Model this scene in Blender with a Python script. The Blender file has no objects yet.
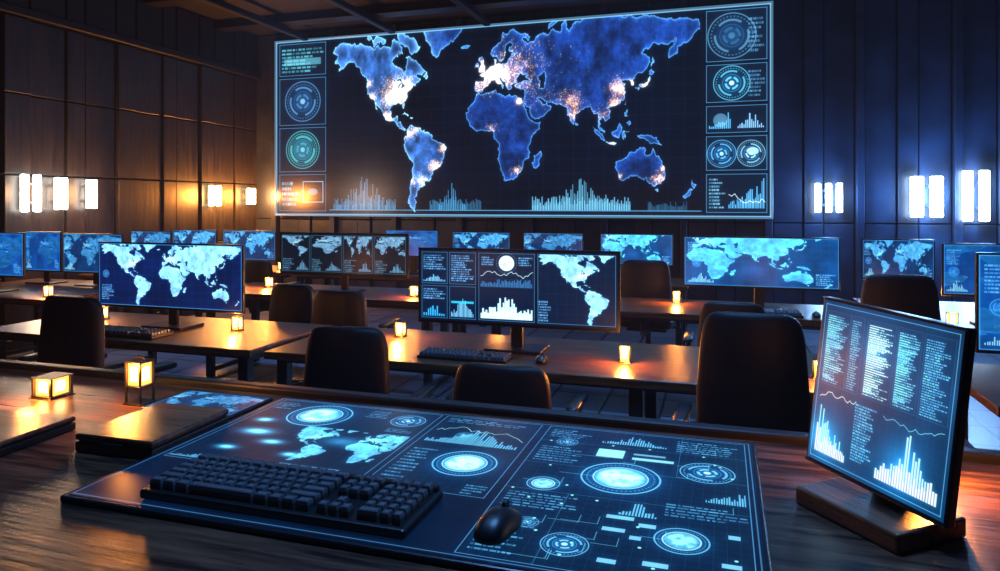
import bpy, bmesh, math, random
import numpy as np
from mathutils import Matrix, Vector
random.seed(7)
scene = bpy.context.scene
scene.view_settings.view_transform = 'Standard'

# =====================================================================
#  numpy drawing kit (contents of the displays)
# =====================================================================
def vnoise(h, w, ch, cw, seed):
    r = np.random.RandomState(seed).rand(ch + 2, cw + 2)
    y = np.linspace(0, ch, h, endpoint=False); x = np.linspace(0, cw, w, endpoint=False)
    yi = y.astype(int); xi = x.astype(int)
    fy = (y - yi); fx = (x - xi)
    fy = (fy * fy * (3 - 2 * fy))[:, None]; fx = (fx * fx * (3 - 2 * fx))[None, :]
    a = r[np.ix_(yi, xi)]; b = r[np.ix_(yi, xi + 1)]
    c = r[np.ix_(yi + 1, xi)]; d = r[np.ix_(yi + 1, xi + 1)]
    return (a * (1 - fx) + b * fx) * (1 - fy) + (c * (1 - fx) + d * fx) * fy

def fbm(h, w, ch, cw, seed, octv=4):
    o = np.zeros((h, w)); amp = 1; t = 0
    for i in range(octv):
        o += amp * vnoise(h, w, ch * 2 ** i, cw * 2 ** i, seed + i); t += amp; amp *= .55
    return o / t

def blur(a, s):
    n = int(s * 3) + 1
    k = np.exp(-.5 * (np.arange(-n, n + 1) / s) ** 2); k /= k.sum()
    for ax in (0, 1):
        pw = [(0, 0)] * a.ndim; pw[ax] = (n, n)
        p = np.pad(a, pw, mode='edge'); o = np.zeros_like(a)
        L = a.shape[ax]
        for i, kk in enumerate(k):
            sl = [slice(None)] * a.ndim; sl[ax] = slice(i, i + L)
            o += kk * p[tuple(sl)]
        a = o
    return a

POLYS = [
 "-168 66 -162 70 -156 71 -141 70 -128 70 -115 68 -108 68 -96 68 -94 72 -85 69 -82 67 -87 64 -94 61 -94 58 -88 56 -82 55 -80 51 -79 54 -77 57 -78 62 -72 62 -69 59 -65 59 -61 56 -56 52 -60 50 -66 50 -65 48 -61 46 -66 44 -70 43 -70 41.5 -74 40 -76 37 -76 35 -81 31 -80 26 -82 27 -83 30 -89 30 -94 29.5 -97 27 -97.5 22 -95 18.5 -91 18.5 -90 21 -87 21 -88 16 -84 15.5 -83 11 -79 9.3 -77.5 8 -81 7.5 -85 10 -88 13 -94 16 -100 17 -105 20 -106 23 -112 29 -114 31 -112.5 27 -110 23 -115 29 -117 33 -121 35 -124 40 -124 47 -128 51 -133 56 -140 60 -148 60.5 -153 58 -162 55 -158 58 -165 61 -161 64",
 "-62 66 -68 63 -73 64 -78 67 -88 71 -88 74 -78 73 -68 70",
 "-116 69 -105 69 -102 72 -115 73.5 -119 71.5",
 "-90 76 -78 76 -65 81 -70 83 -90 82", "-125 72 -118 72 -120 75 -125 74", "-110 75 -100 75 -102 77 -112 77", "-85 63 -81 63.5 -83 66 -86 65.5",
 "-45 60 -51 63 -54 68 -55 71 -60 75 -70 77 -65 80 -50 82.5 -32 83.5 -18 81 -20 75 -24 71 -32 68 -40 65",
 "-85 22 -80 23.2 -75 20.5 -77 20 -80 22", "-74 19.8 -69 19 -72 18", "-59 48 -56 51.5 -53 48 -55 47",
 "-24 65.5 -18 66.5 -14 65 -18 63.5 -22 64",
 "-77.5 8 -75 11 -72 12 -68 11 -62 10.7 -57 6 -51 4.5 -50 .5 -44 -2.5 -37 -5 -35 -8 -39 -13 -39 -18 -41 -22 -48 -26 -49 -29 -54 -34 -58 -34 -57 -37 -62 -39 -65 -41 -65 -45 -68 -47 -66 -48 -69 -51 -68 -54.5 -72 -53.5 -75 -50 -74 -43 -73 -37 -71 -30 -70 -20 -76 -14 -80 -6 -81 -4 -80 1 -77 4",
 "-6 36 -2 35 10 37 11 34 19 30.5 22 33 29 31 32.5 31 34 27.5 37 21 39 15.5 43 12 45 10.5 51 12 47 4 41 -2 39 -7 40.5 -15 35 -20 35 -24 32.5 -27 30 -31 25 -34 18.5 -34.5 15 -27 12 -18 13.5 -12 12 -5 9 -1 9.5 4 5 5 1 6 -8 4.5 -13 8.5 -17 14 -17 21 -13 27.5 -9.5 31",
 "44 -25 47 -25 50 -16 49 -12 44 -16 43 -22",
 "-9 37 -9 43 -2 43.5 -1 46 -4.5 48.5 2 51 4 52 8 54 8 57 10.5 57.5 10 55 14 54 19 54.5 21 57 24 57.5 23 59 30 60 25 60 21.5 61 22 63.5 25 65.5 22 65.7 17.5 62 19 60 16.5 57 14 55.5 12.5 56 11 59 7 58 5 60 6 62.5 13 66 18 69.5 26 71 32 70 41 67.5 40 66 34 66.7 37 64 44 66 46 68.3 55 68.5 60 69.5 68 68.5 68 72 72 73 74 68 80 72.5 88 75 104 77.5 113 74 128 73 140 72.5 160 70 170 70 179.9 69 179.9 65 175 62.5 170 60 163 58 162 55 156 51 156 57 163 61.5 155 59.5 142 59 135 55 141 53 140 48 135 43.5 129 42 127 39.5 129.5 36 126.5 34.5 126 37.5 122 40 118 39 122 37 119.5 35 122 31 121 28 117 23.5 110 21 106 20 109 14 109 11.5 105 9 100.5 13.5 99.5 9 103 4 104 1.3 101 3 98.5 8 98 16 94 16 92 22 88 21.5 80 15 80 11 77.5 8 73 16 72.5 21 69 22 67 25 61 25 57 26 54 26.5 50.5 30 48 30 51 25 56 26 57 24 60 22.5 55 17.5 45 12.8 42.5 16 39 21 35 28 34.5 31.5 36 36.5 30.5 36.5 27 37 26.5 39.5 29 41 35 42 41 41 37 45 39 47 35 46 33 46 31 46.5 28 43 28.5 41.2 23.5 40.7 24 38 22.5 36.5 19.5 41 13.5 45.5 12.5 44 18 40.5 16.5 38.3 15.5 40 10.5 43 8.5 44.2 3 43 3 42 0 39 -2 37 -5.5 36",
 "-5 50 1 51.2 0 53 -2 56 -3 58.5 -6 57 -3 54 -5 52", "-10 52 -6 52.3 -6 55 -9.5 54",
 "131 34 135 33.8 140 35.5 142 39.5 141 41.3 139.5 38 136 36.5 132 35.5", "140 42 143 42 145 43.8 142 45.3 141 43",
 "130 33.5 131 31.5 132 33", "142 46.5 143.5 50 142.7 54 141.8 50", "120.5 16 121 18.5 122 17 124 13 121 13.8", "122 7.5 125.5 9.5 126 6.5 124 6",
 "95.5 5.5 98 4 104 -2 106 -6 102 -4.5 98 .5", "105.5 -6.3 111 -6.7 114.5 -7.8 114 -8.6 107 -7.6",
 "109 1.5 113 3.5 117 7 119 5 117.5 1 116 -4 111 -3", "119.5 -5 119.5 0 121 1.2 125 1.5 121 .3 122.5 -4 121 -3",
 "131 -1 138 -2 145 -4.5 150.5 -10.5 145 -8 140 -8.5 137 -5 133 -4", "80 6 82 7 80 9.5", "120 22.5 121.5 25 121 22.5",
 "114 -22 114 -26 115.5 -33.5 118 -35 124 -33 131 -31.5 135 -34.5 138 -33 138 -35.5 141 -38 146 -39 150 -37.5 153 -31 153 -26 149 -21 146 -18.5 143.5 -14 142.5 -11 141 -16 139 -17.5 136 -15 137 -12 132 -11.5 129 -15 125 -15 122 -18",
 "145 -41 148 -41 147 -43.5", "173 -34.5 175 -37 178 -38 175 -41.5 174 -39", "172.5 -40.7 174 -42 170.5 -46 167 -46 168.5 -44",
 "55 71 58 71 68 76.5 60 76",
]
HOLES = ["47 45 53 46.5 53 42 54 37 49.5 37.5 50 41", "-92 47 -85 48.5 -84 46.5 -88 43 -86 43 -84 45.5 -81 45 -80 43 -83 42 -84 46 -88 47"]
LH, LW = 720, 1440
LON, LAT = np.meshgrid(np.linspace(-180, 180, LW, endpoint=False), np.linspace(90, -90, LH, endpoint=False))
wx = LON + (fbm(LH, LW, 45, 90, 3, 4) - .5) * 5.0
wy = LAT + (fbm(LH, LW, 45, 90, 33, 4) - .5) * 4.0
LAND = np.zeros((LH, LW))
def raster(poly, val):
    p = np.array([float(t) for t in poly.split()]).reshape(-1, 2)
    x0 = max(0, int((p[:, 0].min() - 4 + 180) * 4)); x1 = min(LW, int((p[:, 0].max() + 4 + 180) * 4))
    y0 = max(0, int((90 - p[:, 1].max() - 4) * 4)); y1 = min(LH, int((90 - p[:, 1].min() + 4) * 4))
    X = wx[y0:y1, x0:x1]; Y = wy[y0:y1, x0:x1]; ins = np.zeros(X.shape, bool)
    n = len(p)
    for i in range(n):
        ax, ay = p[i]; bx, by = p[(i + 1) % n]
        if ay == by: continue
        ins ^= ((ay > Y) != (by > Y)) & (X < (bx - ax) * (Y - ay) / (by - ay) + ax)
    LAND[y0:y1, x0:x1][ins] = val
for s in POLYS: raster(s, 1.)
for s in HOLES: raster(s, 0.)
LS = blur(LAND, .8)
EDGE = np.clip(LS * (1 - LS) * 4, 0, 1)
EDGEW = np.clip(blur(EDGE, 2.2) * 2.0, 0, 1) * LS
INNER = LAND * (1 - blur(LAND, 7)) * 2
NOI = fbm(LH, LW, 22, 44, 71, 5)
rs = np.random.RandomState(5)
CITY = np.zeros((LH, LW))
HOT = [(-80,39,6,1000),(-89,40,6.5,750),(-97,34,5,300),(-119,35,2.4,200),(-122,46,2,70),(-100,20,3,200),(3,50,6,1000),(12,46,6,550),(25,50,8,500),(-1,52,2,250),
 (-4,40,4,180),(33,39,5,110),(47,30,8,100),(31,28,1.2,110),(76,26,5,260),(80,15,3,180),(117,34,4,340),(113,23,3,150),(102,14,4,100),(138,36,2,260),(127,37,1.5,120),(110,-7,3,150),
 (-46,-23,3,260),(-38,-8,2.5,160),(-60,-34,3,120),(-72,-34,2,60),(-75,5,3,160),(-66,9,3,80),(28,-27,2,70),(6,7,3,60),(149,-34,3,130),(116,-32,1,40),(152,-27,1,50),(45,56,10,130)]
for lo, la, sp, n in HOT:
    x = lo + rs.randn(n) * sp * 1.2; y = la + rs.randn(n) * sp * .8
    xi = (((x + 180) * 4).astype(int)) % LW; yi = np.clip(((90 - y) * 4).astype(int), 0, LH - 1)
    np.add.at(CITY, (yi, xi), .6 + rs.rand(n))
g = rs.rand(LH, LW); CITY += (g > .9993) * (NOI > .5) * (np.abs(LAT) < 62) * .6
g = rs.rand(LH, LW); CITY += (g > .97) * (EDGE > .3) * (np.abs(LAT) < 50) * .6
CITY *= LAND
CG = blur(CITY, .8) * 2.0; CW = blur(CITY, 4.5) * 2.6

def samp(F, lon, lat):
    x = ((lon + 180) % 360) * 4; y = np.clip((90 - lat) * 4, 0, LH - 1.01)
    x = np.clip(x, 0, LW - 1.01)
    xi = x.astype(int); yi = y.astype(int); fx = x - xi; fy = y - yi
    return (F[yi, xi] * (1 - fx) + F[yi, xi + 1] * fx) * (1 - fy) + (F[yi + 1, xi] * (1 - fx) + F[yi + 1, xi + 1] * fx) * fy
def invmiller(m):
    return np.degrees(2.5 * (np.arctan(np.exp(.8 * np.radians(m))) - math.pi / 4))

CY = (.36, .72, .95)
class Canvas:
    def __init__(s, W, H, bg):
        s.W, s.H = W, H
        s.a = np.zeros((H, W, 3)) + np.array(bg)
    def px(s, x0, y0, x1, y1):
        a = int(round(x0 * s.W)); b = int(round(y0 * s.H)); c = int(round(x1 * s.W)); d = int(round(y1 * s.H))
        a = min(max(a, 0), s.W - 1); b = min(max(b, 0), s.H - 1)
        return a, b, min(max(c, a + 1), s.W), min(max(d, b + 1), s.H)
    def rect(s, x0, y0, x1, y1, col, al=1.):
        a, b, c, d = s.px(x0, y0, x1, y1)
        s.a[b:d, a:c] = s.a[b:d, a:c] * (1 - al) + np.array(col) * al
    def frame(s, x0, y0, x1, y1, col, al=1., t=1):
        tx = t / s.W; ty = t / s.H
        s.rect(x0, y0, x1, y0 + ty, col, al); s.rect(x0, y1 - ty, x1, y1, col, al)
        s.rect(x0, y0, x0 + tx, y1, col, al); s.rect(x1 - tx, y0, x1, y1, col, al)
    def patch(s, cx, cy, R):
        X = cx * s.W; Y = cy * s.H
        x0 = max(0, int(X - R - 2)); x1 = min(s.W, int(X + R + 3)); y0 = max(0, int(Y - R - 2)); y1 = min(s.H, int(Y + R + 3))
        if x1 <= x0 or y1 <= y0: return None
        yy, xx = np.mgrid[y0:y1, x0:x1]
        return (slice(y0, y1), slice(x0, x1)), xx - X, yy - Y
    def ring(s, cx, cy, r, t, col, al=1., dash=0, duty=.5, ph=0):
        P = s.patch(cx, cy, r + t)
        if P is None: return
        sl, dx, dy = P; d = np.hypot(dx, dy); m = np.clip(t / 2 + .5 - abs(d - r), 0, 1) * al
        if dash: m = m * ((((np.arctan2(dy, dx) / (2 * math.pi) + ph) * dash) % 1) < duty)
        s.a[sl] = s.a[sl] * (1 - m[..., None]) + np.array(col) * m[..., None]
    def disc(s, cx, cy, r, col, al=1., sy=1.):
        P = s.patch(cx, cy, r)
        if P is None: return
        sl, dx, dy = P; m = np.clip(r + .5 - np.hypot(dx, dy / sy), 0, 1) * al
        s.a[sl] = s.a[sl] * (1 - m[..., None]) + np.array(col) * m[..., None]
    def glow(s, cx, cy, r, col, k=1., sy=1.):
        P = s.patch(cx, cy, r * 2.5)
        if P is None: return
        sl, dx, dy = P; m = np.exp(-(dx ** 2 + (dy / sy) ** 2) / r ** 2) * k
        s.a[sl] = s.a[sl] + np.array(col) * m[..., None]
    def line(s, x0, y0, x1, y1, t, col, al=1.):
        X0, Y0, X1, Y1 = x0 * s.W, y0 * s.H, x1 * s.W, y1 * s.H
        a = max(0, int(min(X0, X1) - t - 2)); c = min(s.W, int(max(X0, X1) + t + 3)); b = max(0, int(min(Y0, Y1) - t - 2)); d = min(s.H, int(max(Y0, Y1) + t + 3))
        if c <= a or d <= b: return
        yy, xx = np.mgrid[b:d, a:c]; L = (X1 - X0) ** 2 + (Y1 - Y0) ** 2 + 1e-6
        k = np.clip(((xx - X0) * (X1 - X0) + (yy - Y0) * (Y1 - Y0)) / L, 0, 1)
        m = np.clip(t / 2 + .5 - np.hypot(xx - X0 - k * (X1 - X0), yy - Y0 - k * (Y1 - Y0)), 0, 1) * al
        s.a[b:d, a:c] = s.a[b:d, a:c] * (1 - m[..., None]) + np.array(col) * m[..., None]
    def grid(s, x0, y0, x1, y1, nx, ny, col, al):
        for i in range(nx + 1):
            x = x0 + (x1 - x0) * i / nx; s.rect(x, y0, x, y1, col, al)
        for i in range(ny + 1):
            y = y0 + (y1 - y0) * i / ny; s.rect(x0, y, x1, y, col, al)
    def bars(s, x0, y0, x1, y1, n, col, seed, shape='hump', al=.9, duty=.6):
        r = np.random.RandomState(seed)
        for i in range(n):
            t = (i + .5) / n
            e = {'hump': math.exp(-((t - .5) / .28) ** 2) * .75 + .15, 'up': .15 + .85 * t, 'down': 1 - .8 * t, 'flat': .7}[shape]
            h = e * (.35 + .65 * r.rand()); xx = x0 + (x1 - x0) * i / n
            s.rect(xx, y0, xx + (x1 - x0) / n * duty, y0 + (y1 - y0) * h, col, al)
    def graph(s, x0, y0, x1, y1, n, col, seed, t=1.6):
        r = np.random.RandomState(seed); v = .5; P = []
        for i in range(n + 1):
            v = min(.97, max(.05, v + (r.rand() - .47) * .35)); P.append((x0 + (x1 - x0) * i / n, y0 + (y1 - y0) * v))
        for p, q in zip(P[:-1], P[1:]): s.line(p[0], p[1], q[0], q[1], t, col)
    def text(s, x0, y0, x1, y1, rows, col, seed, al=.8, fill=.55):
        r = np.random.RandomState(seed); h = (y1 - y0) / rows
        for i in range(rows):
            y = y1 - (i + 1) * h; x = x0; end = x0 + (x1 - x0) * (.5 + .5 * r.rand())
            while x < end:
                w = (x1 - x0) * (.03 + .12 * r.rand())
                s.rect(x, y, min(x + w, x1), y + h * fill, col, al * (.5 + .5 * r.rand())); x += w + (x1 - x0) * .025
    def gauge(s, cx, cy, r, seed, col=CY, core=.5):
        q = np.random.RandomState(seed)
        s.glow(cx, cy, r * .7, (.05, .18, .3), .8)
        s.ring(cx, cy, r, max(1.4, r * .05), col, .85); s.ring(cx, cy, r * .86, max(1, r * .07), col, .55, 36, .5)
        s.ring(cx, cy, r * .7, max(1.4, r * .10), col, .8, 3, .7, q.rand()); s.ring(cx, cy, r * .5, 1.2, col, .6)
        s.ring(cx, cy, r * .33, max(1.2, r * .12), col, .8 * core + .2, 4, .75, q.rand()); s.disc(cx, cy, r * .14, (.8, 1, 1), core)
    def map(s, x0, y0, x1, y1, lon0, lon1, m0, m1, fn):
        a, b, c, d = s.px(x0, y0, x1, y1)
        u = (np.arange(a, c) + .5) / s.W; v = (np.arange(b, d) + .5) / s.H
        u = (u - x0) / (x1 - x0); v = (v - y0) / (y1 - y0)
        lon = lon0(u) if callable(lon0) else lon0 + (lon1 - lon0) * u
        lon, m = np.meshgrid(lon, m0 + (m1 - m0) * v); lat = invmiller(m)
        s.a[b:d, a:c] = fn(s.a[b:d, a:c], lon, np.clip(lat, -89, 89))
    def image(s, name, bloom=.35, br=7, tint=(.55, .9, 1.15)):
        if bloom: s.a = s.a + blur(np.clip(s.a, 0, 1.2), br) * bloom * np.array(tint)
        img = bpy.data.images.new(name, s.W, s.H)
        o = np.ones((s.H, s.W, 4), np.float32); o[..., :3] = np.clip(s.a, 0, 1)
        img.pixels.foreach_set(o.ravel()); img.update(); img.pack()
        return img

def night_map(bg, lon, lat):
    L = samp(LS, lon, lat)[..., None]; E = samp(EDGE, lon, lat)[..., None]; N = samp(NOI, lon, lat)[..., None]; EW = samp(EDGEW, lon, lat)[..., None]
    g = samp(CG, lon, lat)[..., None]; w = samp(CW, lon, lat)[..., None]; I = samp(INNER, lon, lat)[..., None]
    west = np.clip((-30 - lon) / 25, 0, 1)[..., None]
    tex = np.clip(N * 2.0 - .5, 0, 1)
    base = np.array([.06, .15, .36]) * (.55 + .9 * tex) + west * np.array([.10, .15, .16]) * (.4 + tex)
    hf = fbm(lon.shape[0], lon.shape[1], 90, 240, 55, 3)[..., None]
    base = base * (.72 + .5 * hf)
    asia = np.clip(1 - ((lat - 20) / 26) ** 2, 0, 1)[..., None] * np.clip((lon - 40) / 30, 0, 1)[..., None]
    col = base + I * (.45 + .5 * hf) * (np.array([.07, .17, .28]) + west * np.array([.22, .24, .24])) + E * np.array([.40, .58, .72]) + EW * np.array([.12, .22, .32])
    col = col + g * (np.array([1., .82, .62]) * (1 - asia * .5) + asia * np.array([.5, .26, .08])) + w * np.array([1.35, .66, .26]) * 1.0
    sea = bg + blur(samp(LS, lon, lat), 5)[..., None] * np.array([.0, .05, .10]) + w * np.array([.34, .2, .09])
    return sea * (1 - L) + np.clip(col, 0, 1.) * L
def flat_map(land, edge, city=.0, sea=(0, .05, .1)):
    land = np.array(land); edge = np.array(edge); sea = np.array(sea)
    def f(bg, lon, lat):
        L = samp(LS, lon, lat)[..., None]; E = samp(EDGE, lon, lat)[..., None]; N = samp(NOI, lon, lat)[..., None]
        EW = samp(EDGEW, lon, lat)[..., None]; g = samp(CG, lon, lat)[..., None]
        col = land * (.62 + .42 * np.clip(N * 1.8 - .35, 0, 1)) + E * edge * .4 + EW * land * .15 + g * city
        return (bg + blur(samp(LS, lon, lat), 6)[..., None] * sea) * (1 - L) + np.clip(col, 0, 1) * L
    return f

# ---------------- video wall ----------------
c = Canvas(1640, 616, (.004, .016, .04))
c.a += (fbm(616, 1640, 4, 10, 9, 3)[..., None] * np.array([.008, .028, .07]))
ML, MR = .13, .884
def lonf(u):
    U = ML + u * (MR - ML)
    return np.where(U > .342, (U - .477) / .00225, -60 + (U - .342) / .0019)
c.map(ML, .0, MR, 1., lonf, None, (0 - .412) / .0064, (1 - .412) / .0064, night_map)
c.grid(ML, 0, MR, 1, 26, 14, (.25, .5, .75), .18)
col = (.28, .60, .78)
c.bars(.14, .03, .285, .24, 46, col, 1, 'hump', .75, .45); c.bars(.14, .03, .285, .12, 46, col, 31, 'flat', .7, .5)
c.bars(.36, .03, .47, .14, 36, col, 2, 'flat', .7, .5); c.bars(.38, .03, .44, .20, 16, col, 32, 'hump', .8, .4)
c.bars(.572, .03, .76, .21, 60, (.40, .72, .85), 3, 'hump', .8, .5); c.bars(.572, .03, .76, .13, 60, (.45, .76, .9), 4, 'flat', .8)
c.bars(.79, .03, .86, .09, 30, col, 8, 'flat', .5)
c.rect(ML, .025, MR, .03, (.4, .7, .9), .7)
def cell(x0, y0, x1, y1):
    c.rect(x0, y0, x1, y1, (.025, .07, .13), .9); c.frame(x0, y0, x1, y1, (.30, .55, .72), .8, 2)
for y0, y1 in ((.80, .985), (.515, .785), (.245, .50), (.02, .23)): cell(.008, y0, .122, y1)
c.text(.014, .82, .116, .965, 7, (.35, .7, .75), 4); c.rect(.02, .86, .11, .90, (.45, .8, .85), .5)
c.gauge(.065, .65, 70, 3, (.30, .5, .68)); c.gauge(.065, .372, 66, 5, (.3, .65, .65))
for r in range(8, 60, 7): c.ring(.065, .372, r, 2.5, (.25, .65, .6), .6)
c.text(.014, .05, .06, .2, 5, (.5, .8, .95), 9); c.frame(.066, .07, .115, .19, (.7, .9, 1), .9, 2); c.disc(.09, .13, 20, (.5, .8, .9), .5, .6)
for y0, y1 in ((.74, .985), (.545, .725), (.40, .53), (.22, .385), (.02, .205)): cell(.892, y0, .994, y1)
c.gauge(.935, .86, 66, 11, (.32, .5, .62), .2); c.text(.963, .78, .99, .95, 8, (.35, .58, .75), 13)
c.gauge(.935, .635, 50, 12, (.35, .75, .85), .9); c.text(.963, .57, .99, .7, 7, (.35, .58, .75), 14)
c.bars(.897, .42, .935, .51, 12, CY, 15, 'up'); c.disc(.916, .46, 20, (.45, .7, .85), .5); c.bars(.945, .42, .99, .52, 14, (.55, .78, .95), 16, 'hump')
c.gauge(.918, .30, 40, 17, CY, .8); c.gauge(.967, .30, 38, 18, (.55, .8, .9), 1); c.disc(.97, .31, 16, (.7, .95, 1), .7, .7)
c.text(.897, .04, .925, .19, 9, (.5, .8, .95), 19); c.bars(.93, .04, .99, .19, 22, CY, 20, 'up'); c.graph(.93, .06, .99, .19, 12, (.9, 1, 1), 21)
c.frame(0, 0, 1, 1, (.45, .7, .85), .8, 3)
IMG_WALL = c.image('video_wall_content', .33, 9, (.8, .95, 1.))

# ---------------- monitor contents ----------------
def mon_map(name, bg, land, edge, W=640, H=240, city=.5, widgets=True, seed=0, lon=(-175, 185), m=(-65, 100)):
    c = Canvas(W, H, bg); c.a += fbm(H, W, 3, 7, 40 + seed, 4)[..., None] * np.array(bg) * 1.2
    c.map(0, 0, 1, 1, lon[0], lon[1], m[0], m[1], flat_map(land, edge, city, (.01, .06, .13)))
    c.grid(0, 0, 1, 1, 18, 8, (.4, .7, .9), .13)
    if widgets:
        c.text(.02, .6, .14, .92, 8, (.5, .8, 1), seed + 1); c.bars(.02, .05, .2, .3, 22, (.6, .85, 1), seed + 2); c.text(.86, .06, .98, .3, 6, (.5, .8, 1), seed + 3)
        c.gauge(.08, .45, 18, seed)
    else:
        c.text(.02, .08, .11, .34, 9, (.5, .8, 1), seed + 1); c.gauge(.05, .5, 14, seed); c.text(.9, .8, .98, .94, 4, (.5, .8, 1), seed + 3)
    c.frame(0, 0, 1, 1, (.3, .6, .8), .7, 2)
    return c.image(name, .28, 5, (.45, .85, 1.1))
IMG_M1 = mon_map('monitor_world_map', (.015, .055, .15), (.62, .88, 1.02), (.3, .4, .4), seed=1, widgets=False, lon=(-172, 182), m=(-62, 88), city=.3)
IMG_M4 = mon_map('monitor_teal_map', (.02, .15, .27), (.36, .82, 1.05), (.3, .5, .5), seed=5, lon=(-20, 185), m=(-50, 62), city=.3)
IMG_M5 = mon_map('monitor_blue_map', (.015, .095, .18), (.32, .66, .88), (.3, .5, .5), W=420, H=200, seed=9, city=.3)
IMG_M6 = mon_map('monitor_dim_map', (.015, .10, .19), (.24, .54, .74), (.3, .5, .5), W=420, H=200, seed=21, lon=(-100, 170), city=.3)
IMG_M7 = mon_map('monitor_blur_blue', (.01, .15, .30), (.08, .38, .62), (.1, .3, .4), W=420, H=200, seed=31, lon=(-60, 60), city=.3)

c = Canvas(860, 320, (.012, .045, .10))
P = (.50, .80, 1.)
for x0, y0, x1, y1 in ((.01, .52, .15, .97), (.16, .52, .30, .97), (.01, .03, .15, .49), (.16, .03, .30, .49), (.315, .03, .60, .97), (.615, .03, .99, .97)):
    c.rect(x0, y0, x1, y1, (.02, .085, .175), .9); c.frame(x0, y0, x1, y1, (.3, .6, .8), .7, 2)
c.text(.02, .72, .14, .94, 7, P, 1); c.bars(.02, .55, .14, .70, 16, P, 2); c.text(.17, .56, .29, .94, 12, P, 3)
c.bars(.02, .06, .14, .26, 10, (.2, .7, .9), 4); c.text(.02, .3, .14, .46, 5, P, 5); c.bars(.17, .06, .29, .44, 18, P, 6, 'hump'); c.rect(.17, .25, .29, .28, (.2, .8, .9), .8)
c.disc(.458, .83, 34, (.82, .95, 1)); c.disc(.45, .81, 9, (.6, .75, .85), .6); c.disc(.47, .85, 6, (.6, .75, .85), .6); c.ring(.458, .83, 44, 2, P, .6, 24, .5)
c.text(.33, .8, .40, .93, 4, P, 7); c.text(.52, .8, .59, .93, 4, P, 8)
c.grid(.325, .5, .59, .72, 10, 4, P, .15); c.graph(.325, .5, .59, .72, 22, (.8, 1, 1), 4, 2); c.bars(.325, .5, .59, .66, 34, (.3, .65, .9), 9, 'flat', .6)
c.bars(.325, .06, .59, .44, 30, (.8, .93, 1), 10, 'hump', .95, .95); c.bars(.325, .06, .59, .30, 30, (.8, .93, 1), 12, 'flat', .95, 1.)
c.map(.617, .035, .988, .965, -168, -25, -60, 84, flat_map((.64, .9, 1.02), (.4, .4, .4), .3, (.02, .1, .18)))
c.grid(.617, .035, .988, .965, 8, 7, P, .12); c.text(.62, .06, .68, .35, 8, P, 14)
IMG_M2 = c.image('monitor_dashboard', .28, 6, (.45, .85, 1.1))

c = Canvas(760, 240, (.02, .05, .08))
Q = (.48, .70, .82)
for i, (x0, x1) in enumerate(((.01, .24), (.25, .50), (.51, .74), (.75, .99))):
    c.rect(x0, .04, x1, .96, (.03, .08, .13), .9); c.frame(x0, .04, x1, .96, (.35, .6, .7), .7, 2)
    c.map(x0 + .005, .42, x1 - .005, .94, (-150, -20, -170, -20)[i], (-30, 60, 180, 150)[i], -60, 84, flat_map((.5, .68, .8), (.4, .4, .4), .3))
    c.text(x0 + .01, .07, x0 + .10, .38, 7, Q, 30 + i); c.bars(x0 + .12, .08, x1 - .01, .36, 20, Q, 40 + i, 'hump')
IMG_M3 = c.image('monitor_four_pane', .28, 5)

c = Canvas(620, 640, (.015, .10, .17))
c.a += fbm(640, 620, 3, 3, 77, 3)[..., None] * np.array([.01, .12, .19])
T = (.50, .86, 1.)
c.frame(.02, .02, .98, .98, T, .6, 3); c.grid(.03, .03, .97, .97, 24, 24, T, .06)
for i, (x0, x1) in enumerate(((.05, .22), (.25, .33), (.38, .56), (.60, .74), (.78, .95))):
    c.text(x0, .50, x1, .92, 30, T if i != 2 else (.8, 1, 1), 60 + i, .9, .5)
    c.frame(x0 - .012, .485, x1 + .012, .94, T, .3, 1)
for i in range(30):
    y = .52 + i * .0133; c.rect(.38, y, .38 + .18 * (.3 + .7 * random.random()), y + .007, (.75, 1, 1), .9)
    c.rect(.60, y, .60 + .14 * (.1 + .9 * random.random()), y + .007, (.55, .9, 1), .7); c.rect(.05, y, .05 + .15 * random.random(), y + .007, (.6, .95, 1), .6)
c.bars(.05, .06, .30, .40, 18, (.6, .95, 1), 5, 'down', .9, .75); c.bars(.05, .06, .30, .25, 18, (.85, 1, 1), 6, 'down', .9, .8)
c.graph(.05, .36, .34, .47, 18, (.8, 1, 1), 7, 2.5); c.text(.34, .10, .50, .44, 20, T, 8)
c.bars(.53, .06, .95, .42, 24, (.65, .95, 1), 9, 'hump', .95, .7); c.bars(.53, .06, .95, .24, 24, (.85, 1, 1), 11, 'flat', .9, .8)
c.glow(.72, .18, 90, (.1, .32, .42), .8); c.glow(.12, .16, 80, (.1, .36, .45), .9); c.glow(.45, .75, 80, (.02, .14, .2), .8); c.graph(.55, .36, .95, .46, 20, T, 10, 2)
IMG_R = c.image('side_monitor_content', .5, 9)

# ---------------- touch table ----------------
TX0, TX1, TY0, TY1 = -1.215, .065, 1.045, 1.75
c = Canvas(1566, 862, (.010, .035, .08))
c.a += fbm(862, 1566, 4, 7, 91, 4)[..., None] * np.array([.01, .06, .11])
fx = lambda X: (X - TX0) / (TX1 - TX0); fy = lambda Y: (Y - TY0) / (TY1 - TY0); K = 1566 / (TX1 - TX0)
def pane(x0, y0, x1, y1, al=.75):
    c.rect(fx(x0), fy(y0), fx(x1), fy(y1), (.015, .09, .165), al); c.frame(fx(x0), fy(y0), fx(x1), fy(y1), (.35, .62, .82), .85, 2)
def tx(x0, y0, x1, y1, rows, seed, al=.7): c.text(fx(x0), fy(y0), fx(x1), fy(y1), rows, (.42, .76, .95), seed, al, .4)
def tb(x0, y0, x1, y1, n, seed, sh='hump'): c.bars(fx(x0), fy(y0), fx(x1), fy(y1), n, (.46, .8, .95), seed, sh, .8)
pane(-1.195, 1.27, -.71, 1.735); pane(-.695, 1.27, -.435, 1.735); pane(-.415, 1.06, .05, 1.735)
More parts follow.
